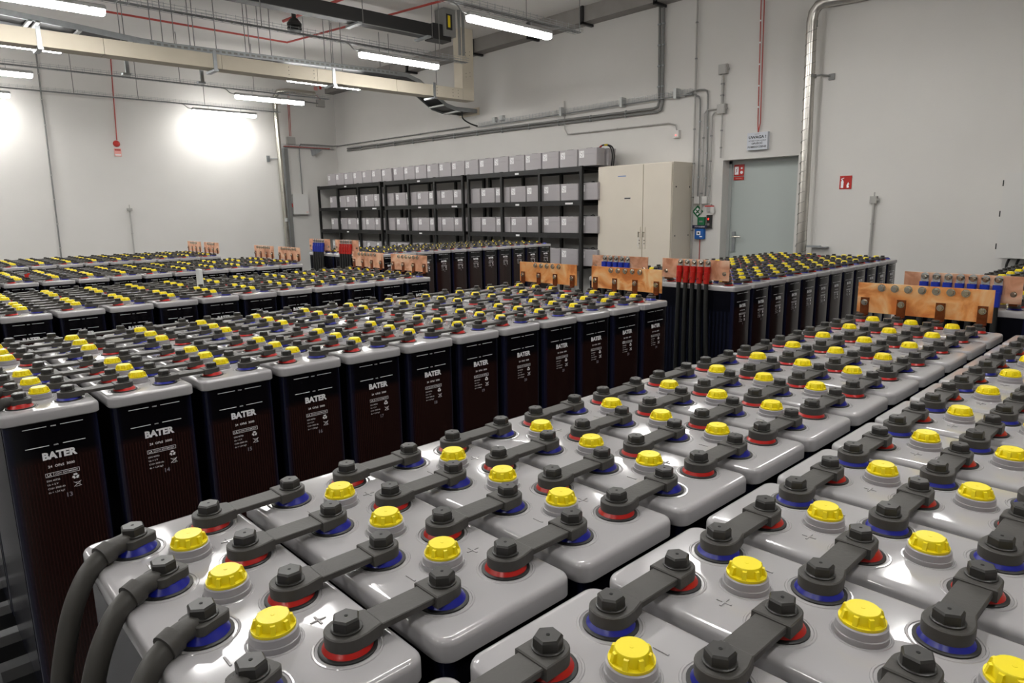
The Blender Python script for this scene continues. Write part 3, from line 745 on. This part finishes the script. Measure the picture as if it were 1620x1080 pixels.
# door sign
bb = MB().box((7.655, 3.255, 1.865), (7.664, 3.385, 2.0), 'signred').box((7.655, 3.255, 1.815), (7.664, 3.385, 1.855), 'signred')
bb.box((7.6535, 3.325, 1.88), (7.6555, 3.375, 1.975), 'print').poly([(-.015, -.03), (.012, -.005), (-.002, .0), (.015, .03), (-.012, .005), (.002, 0)], .001, 'signred', Matrix.Translation((7.6525, 3.35, 1.93)) @ TX)
bb.lathe([(.022, 0), (.022, .001)], 'print', 14)if False else None
bb.cyl((7.6555, 3.285, 1.905), (7.6535, 3.285, 1.905), .018, 'print', 14).cyl((7.6555, 3.285, 1.955), (7.6535, 3.285, 1.955), .012, 'print', 8)
wtext(bb, 'HYDRANT', .012, 3.32, 1.829, 7.6545, 'paper', .01) if False else bb.box((7.6535, 3.28, 1.83), (7.6555, 3.36, 1.836), 'pink')
tag(bb.build('fire_sign', smooth=False), 'red and white fire equipment sign on the grey door', 'sign')
# extinguisher sign
bb = MB().box((7.244, 1.835, 1.655), (7.25, 1.955, 1.79), 'signred')
bb.box((7.2425, 1.915, 1.668), (7.2445, 1.94, 1.735), 'print').box((7.2425, 1.92, 1.735), (7.2445, 1.935, 1.75), 'print').poly([(-.018, .004), (.012, .016), (.014, .010), (-.014, -.004)], .001, 'print', Matrix.Translation((7.2430, 1.925, 1.755)) @ TX)
bb.poly([(-.010, -.02), (.008, -.022), (.012, -.005), (.004, .0), (.013, .015), (.002, .035), (-.006, .02), (-.012, .005)], .001, 'print', Matrix.Translation((7.2430, 1.87, 1.69)) @ TX)
tag(bb.build('fire_sign', smooth=False), 'square red fire extinguisher sign on the white pier', 'sign')
# socket on pier
bb = MB().box((7.21, 1.57, 1.505), (7.25, 1.635, 1.575), 'conduit_light').cyl((7.23, 1.6, 1.575), (7.23, 1.6, 1.615), .006, 'conduit_light').cyl((7.23, 1.56, 1.54), (7.23, 1.57, 1.54), .015, 'conduit_light')
tag(bb.build('wall_socket', smooth=False), 'small grey wall box on a conduit right of the extinguisher sign', 'socket')
tube_thing('conduit_pipe', [(7.23, 1.60, 1.505), (7.23, 1.60, .2)], .012, 'conduit_light', 'pale conduit below the small box on the pier', 'conduit', G, 1, [((7.23, 1.6, 1.4), (7.23, 1.6, 1.2), 1)], clipm='conduit_light')
# white wall cabinet at the right
t = empty('wall_cabinet', (6.98, -.5, 1.01))
MB().box((.02, 0, 0), (.27, .98, .73), 'white').build('cabinet_body', t, smooth=False)
MB().box((0, .004, .004), (.018, .976, .726), 'white').build('door_panel', t, smooth=False)
for z in (.08, .36, .62): MB().box((.004, .978, z), (.016, .986, z+.05), 'black').build('hinge', t, smooth=False)
tag(t, 'white wall cabinet cut off at the right edge of the photo', 'cabinet')
for i, y in enumerate((.40, .33)):
    tube_thing('wall_cable', [(7.15, y, 1.015), (7.14, y+.02, .93), (7.13, y-.01, .84), (7.12, y-.04, .5)], .011, 'cable_dark', 'black cable hanging under the white wall cabinet, %s one' % ('left', 'right')[i], 'cable', 'cables under the white cabinet', 5)

# spiral steel pipe by the door
b = MB(); P0 = (7.2, 2.29, 0)
pts = [(7.19, 2.29, 0), (7.19, 2.29, 1), (7.19, 2.30, 2), (7.19, 2.33, 3.35), (7.19, 2.315, 3.44), (7.19, 2.27, 3.495), (7.19, 2.20, 3.515), (7.19, 1.9, 3.50), (7.19, 1.2, 3.50)]
b.tube(pts, .052, 'ductsteel', 24, 1)
pb = b.build('spiral_pipe', ang=60); tag(pb, 'thick spiral steel ventilation pipe rising beside the door', 'pipe')
sb = MB(); sp = []
for i in range(0, 27*12+1):
    a = i/12*2*math.pi; z = .4+i*(2.9/(27*12)); cy = 2.29 if z < 1 else 2.29+(z-1)*.0165
    sp.append((7.19+.0525*math.cos(a), cy+.0525*math.sin(a), z))
sb.tube(sp, .0032, 'conduit', 4, 1); sb.build('spiral_seam', pb)
MB().cyl((7.2, 2.31, 2.80), (7.2, 2.31, 2.83), .058, 'conduit', 20).tube([(7.2, 2.26, 2.815), (7.2, 2.20, 2.815), (7.24, 2.12, 2.80)], .010, 'conduit', 8, 1).box((7.235, 2.08, 2.76), (7.25, 2.14, 2.82), 'conduit').build('pipe_bracket', pb)
MB().lathe([(.054, 3.30), (.054, 3.36)], 'galv_light', 20, (7.2, 2.328, 0)).build('pipe_collar', pb)
MB().box((7.19, 2.1, 1.05), (7.25, 2.36, 1.07), 'galv').box((7.15, 2.02, 1.05), (7.25, 2.10, 1.06), 'galv').build('floor_bracket', pb, smooth=False)

# ------------------------------------------------------------------ left wall things
tube_thing('conduit_pipe', [(2.19, 12.72, 4.19), (2.13, 12.72, .3)], .012, 'conduit', 'thin grey conduit running down the left wall, leftmost', 'conduit', G, 1, [((2.19, 12.72, 4.0), (2.14, 12.72, .8), 8)], clipm='conduit_light')
tube_thing('red_wire', [(3.27, 12.73, 4.19), (3.25, 12.73, 3.8), (3.21, 12.73, 2.82)], .009, 'redcable', 'red cable running down to the round red alarm', 'cable')
tag(MB().lathe([(.055, 0), (.055, .02), (.04, .05), (.015, .055)], 'signred', 20).build('fire_alarm'), 'round red fire alarm sounder on the left wall', 'alarm')
bpy.data.objects['fire_alarm'].location = (3.20, 12.75, 2.76); bpy.data.objects['fire_alarm'].rotation_euler[0] = R(90)
tag(MB().box((3.15, 12.74, 2.545), (3.26, 12.75, 2.68), 'pink').box((3.16, 12.738, 2.64), (3.25, 12.741, 2.67), 'redcable').box((3.16, 12.738, 2.56), (3.25, 12.741, 2.585), 'paper').build('notice_sign', smooth=False), 'small pink notice under the round red alarm', 'sign')
tag(MB().box((3.24, 12.71, 1.60), (3.32, 12.75, 1.65), 'conduit_light').cyl((3.28, 12.73, 1.65), (3.28, 12.73, 1.71), .008, 'conduit_light').build('wall_socket', smooth=False), 'small grey wall box with a conduit on the left wall', 'socket')
tube_thing('conduit_pipe', [(3.28, 12.73, 1.60), (3.26, 12.73, .3)], .012, 'conduit_light', 'short pale conduit below the small box on the left wall', 'conduit', G, 1, [((3.28, 12.73, 1.4), (3.27, 12.73, 1.0), 1)], clipm='conduit_light')
pp = tube_thing('steel_pipe', [(6.14, 12.6, .1), (6.14, 12.6, 1.0), (6.10, 12.6, 3.55), (6.10, 12.58, 3.80), (6.14, 12.5, 3.90), (6.3, 12.45, 3.92), (6.9, 12.45, 3.92)], .05, 'steel', 'shiny vertical steel pipe on the left wall near the corner', 'pipe', None, 1, n=18)
MB().tube([(6.1, 12.6, 2.61), (5.95, 12.68, 2.61)], .010, 'galv', 8, 1).box((5.90, 12.72, 2.55), (5.96, 12.75, 2.67), 'galv').build('pipe_bracket', pp)
MB().cyl((6.14, 12.6, 1.35), (6.14, 12.6, 1.42), .054, 'galv_light', 18).build('pipe_collar', pp)
o = MB().box((6.24, 12.66, 0), (6.33, 12.75, 2.83), 'galv').box((6.25, 12.655, 0), (6.32, 12.66, 2.82), 'conduit').build('cable_channel', smooth=False); tag(o, 'flat blue-grey metal channel rising beside the shiny steel pipe', 'channel')
t = MB().box((6.35, 12.63, 1.49), (6.69, 12.75, 1.905), 'white').box((6.355, 12.622, 1.495), (6.685, 12.63, 1.90), 'white').build('wall_panel', smooth=False)
MB().box((6.62, 12.619, 1.53), (6.665, 12.623, 1.545), 'pink').build('maker_label', t, smooth=False); MB().box((6.30, 12.66, 1.64), (6.35, 12.70, 1.72), 'red').build('side_switch', t, smooth=False)
tag(t, 'white square panel box on the left wall beside the shelving', 'panel box')
for i, dx in enumerate((0, .03)):
    tube_thing('red_wire', [(6.44+dx, 12.72, 3.9), (6.42+dx, 12.72, 3.08)], .006, 'redcable', 'red cable dropping to the junction box, %s of the pair' % ('left', 'right')[i], 'cable', 'red cables near the corner')
tube_thing('red_wire', [(6.44, 12.72, 3.9), (6.5, 12.72, 3.96), (7.1, 12.72, 3.94), (7.17, 12.72, 3.86)], .007, 'redcable', 'red cable running across high beside the corner', 'cable')
tube_thing('conduit_pipe', [(7.1, 12.7, 3.78), (6.6, 12.7, 3.80)], .014, 'conduit', 'short grey conduit left of the high corner junction box', 'conduit', G)

# ------------------------------------------------------------------ mesh trays, ladder, duct, busbar trunk
def wire_tray(p0, p1, wd, label, up=.05, step=.1, name='wire_tray', wire=.0019):
    """basket tray running from p0 to p1 (any horizontal direction), side height up"""
    p0, p1 = Vector(p0), Vector(p1); d_ = (p1-p0); L = d_.length; d_.normalize(); s_ = Vector((0, 0, 1)).cross(d_)
    b = MB()
    for k in (-.5, -.17, .17, .5): b.cyl(p0+s_*wd*k, p1+s_*wd*k, wire, 'galv', 5)
    for k in (-.5, .5):
        for h in (.5, 1): b.cyl(p0+s_*wd*k+Vector((0, 0, up*h)), p1+s_*wd*k+Vector((0, 0, up*h)), wire, 'galv', 5)
    for i in range(int(L/step)+1):
        q = p0+d_*i*step
        a, c = q-s_*wd/2, q+s_*wd/2; u = Vector((0, 0, up+.012))
        b.cyl(a, c, wire, 'galv', 5); b.cyl(a, a+u, wire, 'galv', 5); b.cyl(c, c+u, wire, 'galv', 5)
    # cables lying in it
    for k, r in ((-.2, .005), (.1, .004)):
        b.cyl(p0+s_*wd*k+Vector((0, 0, r)), p1+s_*wd*k+Vector((0, 0, r)), r, 'conduit', 6)
    o = b.build(name, smooth=False); tag(o, label, 'cable tray', 'wire mesh cable trays')
    return o
LY = [12.3, 10.33, 8.47, 6.53, 4.5, 2.5, .5, -1.5]
LNAME = ['nearest the left wall', 'second from the left wall', 'third from the left wall', 'fourth from the left wall', 'fifth from the left wall', 'sixth from the left wall', 'seventh from the left wall', 'eighth from the left wall']
for i, y in enumerate(LY):
    wire_tray((-6.8, y, 3.47), (6.05, y, 3.47), .12, 'hanging wire mesh tray above the lamp row %s' % LNAME[i])
tw = wire_tray((7.44, 7.95, 2.865), (7.44, 3.86, 2.865), .06, 'wire mesh tray bracketed along the back wall below the lamps', up=.06, step=.07)
for y in (6.05, 4.95, 4.1): MB().box((7.40, y-.02, 2.84), (7.5, y+.02, 2.96), 'galv_light').build('wall_bracket', tw, smooth=False)
tw = wire_tray((6.24, 12.70, 2.85), (7.40, 12.70, 2.85), .06, 'wire mesh tray with red cable at the left wall corner', up=.06, step=.07)
MB().tube([(6.26, 12.69, 2.87), (7.3, 12.69, 2.865)], .009, 'redcable', 6, 1).build('red_cable', tw)
MB().add([(6.88, 12.60, 2.83), (7.08, 12.60, 2.83), (6.90, 12.60, 2.71), (6.88, 12.75, 2.83), (7.08, 12.75, 2.83), (6.90, 12.75, 2.71)], [(0,1,2),(5,4,3),(0,3,4,1),(1,4,5,2),(2,5,3,0)], 'galv').build('wall_bracket', tw, smooth=False)

# lamps
lamp = empty('ceiling_lamp', (0, 0, 3.38))
MB().rrect(.595, .045, [(0, .004), (.004, 0), (.028, 0), (.040, .012)], 'lamp_body', .02, 4).build('lamp_housing', lamp)
db = MB().rrect(.585, .043, [(-.052, .022), (-.046, .006)], 'lamp', .022, 5).rrect(.585, .043, [(-.0459, .006), (-.025, .001), (-.0005, 0)], 'lamp_side', .022, 5)
db.build('lamp_diffuser', lamp)
for i in range(4):
    MB().box((-.45+.3*i-.012, -.048, -.006), (-.45+.3*i+.012, .048, .006), 'lamp_body').build('clip', lamp, smooth=False)
MB().cyl((-.3, 0, .040), (-.3, 0, .09), .004, 'galv', 6).cyl((.3, 0, .04), (.3, 0, .09), .004, 'galv', 6).build('hanger', lamp)
MB().tube([(-.59, 0, .02), (-.66, 0, .03), (-.74, 0, .085), (-.9, 0, .10)], .008, 'conduit', 6).build('lamp_cable', lamp)
cols = [(4.975, 'right column'), (1.11, 'middle column'), (-2.76, 'left column')]
fl = True
for cx, cn in cols:
    for i, y in enumerate(LY if cx < 3 else LY[:7]):
        t = lamp if fl else copy_tree(lamp); fl = False
        t.location = (cx, y, 3.38)
        tag(t, 'long white fluorescent lamp, %s, %s' % (cn, LNAME[i]), 'lamp', 'long lamps under the ceiling')

# beige fire-board duct with riser
t = empty('cable_duct', (0, 7.4, 0))
bz0, bz1 = 3.165, 3.323
for i, x in enumerate([-6.6+j*1.21 for j in range(11)]):
    x1 = min(x+1.205, 6.69)
    if x < 6.6: MB().box((x, 0, bz0), (x1, .2, bz1), 'beige').build('duct_board', t, smooth=False)
MB().box((6.692, -.003, bz0), (6.91, .2, H-.003), 'beige').build('duct_riser', t, smooth=False)
for x in (-5.4, -3.9, -2.4, -.5, 1.30, 3.0, 4.52, 6.15):
    MB().box((x-.02, -.012, bz0-.03), (x+.02, 0, bz1+.03), 'galv').box((x-.025, -.03, bz0-.035), (x+.025, .23, bz0-.01), 'galv').build('duct_bracket', t, smooth=False)
sc = MB()
for x in (4.24, 3.9, 6.2, 6.5, 6.6):
    for z in (3.2, 3.25, 3.29): sc.cyl((x, 0, z), (x, -.002, z), .006, 'black', 6)
for z in (3.5, 3.55, 3.8, 3.85): sc.cyl((6.76, -.003, z), (6.76, -.006, z), .006, 'black', 6).cyl((6.84, -.003, z+.02), (6.84, -.006, z+.02), .006, 'black', 6)
sc.build('duct_screws', t)
tag(t, 'long beige fire-board cable duct hanging under the ceiling with a right-end riser', 'duct')

# black cable ladder behind it
t = empty('cable_ladder', (0, 8, 0))
prof = [(-1.0, 3.68), (.3, 3.64), (1.1, 3.575), (1.7, 3.54), (2.39, 3.485), (2.7, 3.475), (5.6, 3.54), (6.1, 3.54), (6.35, 3.47), (6.85, 3.17), (7.05, 3.13), (7.48, 3.13)]
def ribbon(y0, y1, dz0, dz1, m, lo=-9, hi=99):
    b = MB(); vs = []; P = [p for p in prof if lo <= p[0] <= hi]
    for x, z in P: vs += [(x, y0, z+dz0), (x, y1, z+dz0), (x, y1, z+dz1), (x, y0, z+dz1)]
    fs = [(4*i+q, 4*i+(q+1) % 4, 4*i+4+(q+1) % 4, 4*i+4+q) for i in range(len(P)-1) for q in range(4)]
    n = 4*(len(P)-1); fs += [(3, 2, 1, 0), (n, n+1, n+2, n+3)]
    return b.add(vs, fs, m)
rl = ribbon(0, .01, -.03, .03, 'galv')
for i in range(46):
    x = 2.5+.075*i
    if x < 5.95: z = 3.475+max(0, (x-2.7))*.0224; rl.box((x, -.0015, z-.012), (x+.045, .001, z+.012), 'conduit')
rl.build('side_rail', t, smooth=False)
ribbon(.40, .41, -.03, .03, 'galv').build('side_rail', t, smooth=False)
ribbon(.015, .395, .0, .035, 'black').build('cable_bed', t, smooth=False)
for x, z in ((.2, 3.64), (.9, 3.585), (1.35, 3.55), (1.42, 3.548), (1.8, 3.52), (2.3, 3.48), (6.45, 3.40), (6.8, 3.19), (7.1, 3.12)):
    MB().box((x-.018, .0, z-.03), (x+.018, .41, z-.008), 'galv_light').build('rung', t, smooth=False)
tag(t, 'wide galvanised cable ladder of black cables dropping into the back wall', 'cable ladder')
# patch where it enters the wall
o = MB().box((7.485, 7.96, 3.07), (7.5, 8.47, 3.19), 'beige').build('wall_patch', smooth=False); tag(o, 'beige sealed opening where the cable ladder enters the wall', 'wall patch')
tube_thing('hanging_cable', [(7.2, 8.05, 3.12), (7.2, 8.04, 3.0), (7.3, 7.98, 2.92), (7.42, 7.93, 2.88)], .012, 'cable_dark', 'black cable looping from the ladder end down to the wall tray', 'cable', None, 5)

# black busbar trunk
t = empty('busbar_trunk', (0, 6.8, 0))
bt = ribbon  # noqa
MB().box((-6.5, 0, 3.80), (5.70, .16, 3.965), 'black').build('trunk_body', t, smooth=False)
MB().box((-6.5, -.006, 3.795), (5.70, 0, 3.803), 'conduit').build('trunk_edge', t, smooth=False)
MB().box((5.70, -.02, 3.78), (6.0, .18, 3.98), 'black').build('trunk_end', t, smooth=False)
MB().box((5.86, -.05, 3.84), (6.06, .15, 4.19), 'conduit').box((5.90, -.053, 3.92), (6.0, -.05, 4.12), 'black').box((5.925, -.056, 3.95), (5.965, -.052, 4.10), 'yel2').build('feed_box', t, smooth=False)
for x in (4.55, 5.6):
    MB().box((x-.03, -.06, 3.77), (x+.03, .24, 3.795), 'galv').build('trunk_bracket', t, smooth=False)
tag(t, 'black busbar trunking hung under the ceiling with a grey feed box', 'busbar trunk')
for i, (x, y) in enumerate(((6.12, 6.75), (6.19, 6.75))):
    tube_thing('riser_pipe', [(x, y, 4.2), (x, y, 3.62)], .02, 'conduit', 'grey vertical pipe behind the duct riser, %s of two' % ('left', 'right')[i], 'pipe', 'grey pipes behind the riser')

# hangers of the grey beam
for i, y in enumerate((9.68, 7.85, 6.57, 5.53, 4.34)):
    b = MB().box((7.265, y-.022, 3.975), (7.295, y+.022, 4.2), 'black').box((7.265, y-.022, 3.965), (7.5, y+.022, 3.995), 'black')
    tag(b.build('beam_bracket', smooth=False), 'dark angle bracket on the grey ceiling beam, %s from the left' % ORD[i], 'bracket', 'dark brackets on the ceiling beam')
# detector
t = empty('gas_detector', (4.32, 8.0, 0))
MB().cyl((0, 0, 4.2), (0, 0, 4.04), .028, 'black', 14).build('stem', t)
MB().lathe([(.05, 3.885), (.095, 3.90), (.095, 3.93), (.08, 3.94), (.095, 3.95), (.095, 3.98), (.05, 4.04)], 'black', 24).build('detector_body', t)
MB().lathe([(.07, 3.86), (.085, 3.885)], 'galv', 20).build('detector_rim', t)
MB().box((-.11, -.03, 4.11), (-.03, .03, 4.17), 'galv_light').build('clamp', t, smooth=False)
tag(t, 'black round detector head hanging from the ceiling', 'detector')
# red sprinkler pipes on the ceiling
tube_thing('red_pipe', [(-6.5, 9.45, 4.15), (2.42, 9.54, 4.13), (4.99, 9.61, 4.13), (5.61, 5.94, 4.13), (6.6, .2, 4.13)], .014, 'redcable', 'thin red pipe crossing the ceiling and turning toward the back', 'pipe')
tube_thing('red_pipe', [(4.42, 8.52, 4.13), (4.52, 7.37, 4.13), (4.8, 4.0, 4.13)], .02, 'red', 'short bright red pipe beside the black detector', 'pipe')
b = MB().box((7.05, 12.735, 4.05), (7.13, 12.75, 4.12), 'pink').box((7.18, 12.73, 4.08), (7.22, 12.75, 4.14), 'red')
tag(b.build('alarm_sign', smooth=False), 'tiny red and pink alarm sign high on the left wall', 'sign')

# threaded rods
rods = []
for x in (2.20, 2.53, 2.65, 2.78, 3.01, 3.27, 3.64, 3.69, 3.82, 3.98, 4.75, 4.85, 5.01, 6.67): rods.append((x, 8.02, 3.45))
for x in (2.35, 3.1, 4.66, 5.1, 5.9, 6.07): rods.append((x, 8.42, 3.48))
for x in (2.56, 3.51, 4.62): rods.append((x, 12.3, 3.47))
for x in (3.57, 4.71): rods.append((x, 10.33, 3.47))
for x in (4.57, 5.62): rods.append((x, 6.70, 3.78))
for x in (6.05, 5.2, 2.2): rods.append((x, 4.5, 3.47))
for x in (5.6, 3.2, 1.9): rods.append((x, 6.53, 3.47))
rods.sort()
for i, (x, y, z) in enumerate(rods):
    o = MB().cyl((x, y, z), (x, y, H), .0052, 'conduit', 6).build('threaded_rod', smooth=False)
    tag(o, 'thin threaded steel rod from the ceiling, number %d counting from the left' % (i+1), 'rod', 'threaded rods under the ceiling')
for i, x in enumerate((2.35, 3.22)):
    o = MB().box((x-.02, 8.44, 3.17), (x+.02, 8.47, 3.46), 'galv').box((x-.06, 8.42, 3.165), (x+.03, 8.50, 3.19), 'galv').build('tray_bracket', smooth=False)
    tag(o, 'galvanised bracket under the third mesh tray, %s one' % ('left', 'right')[i], 'bracket', 'brackets below the beige duct')
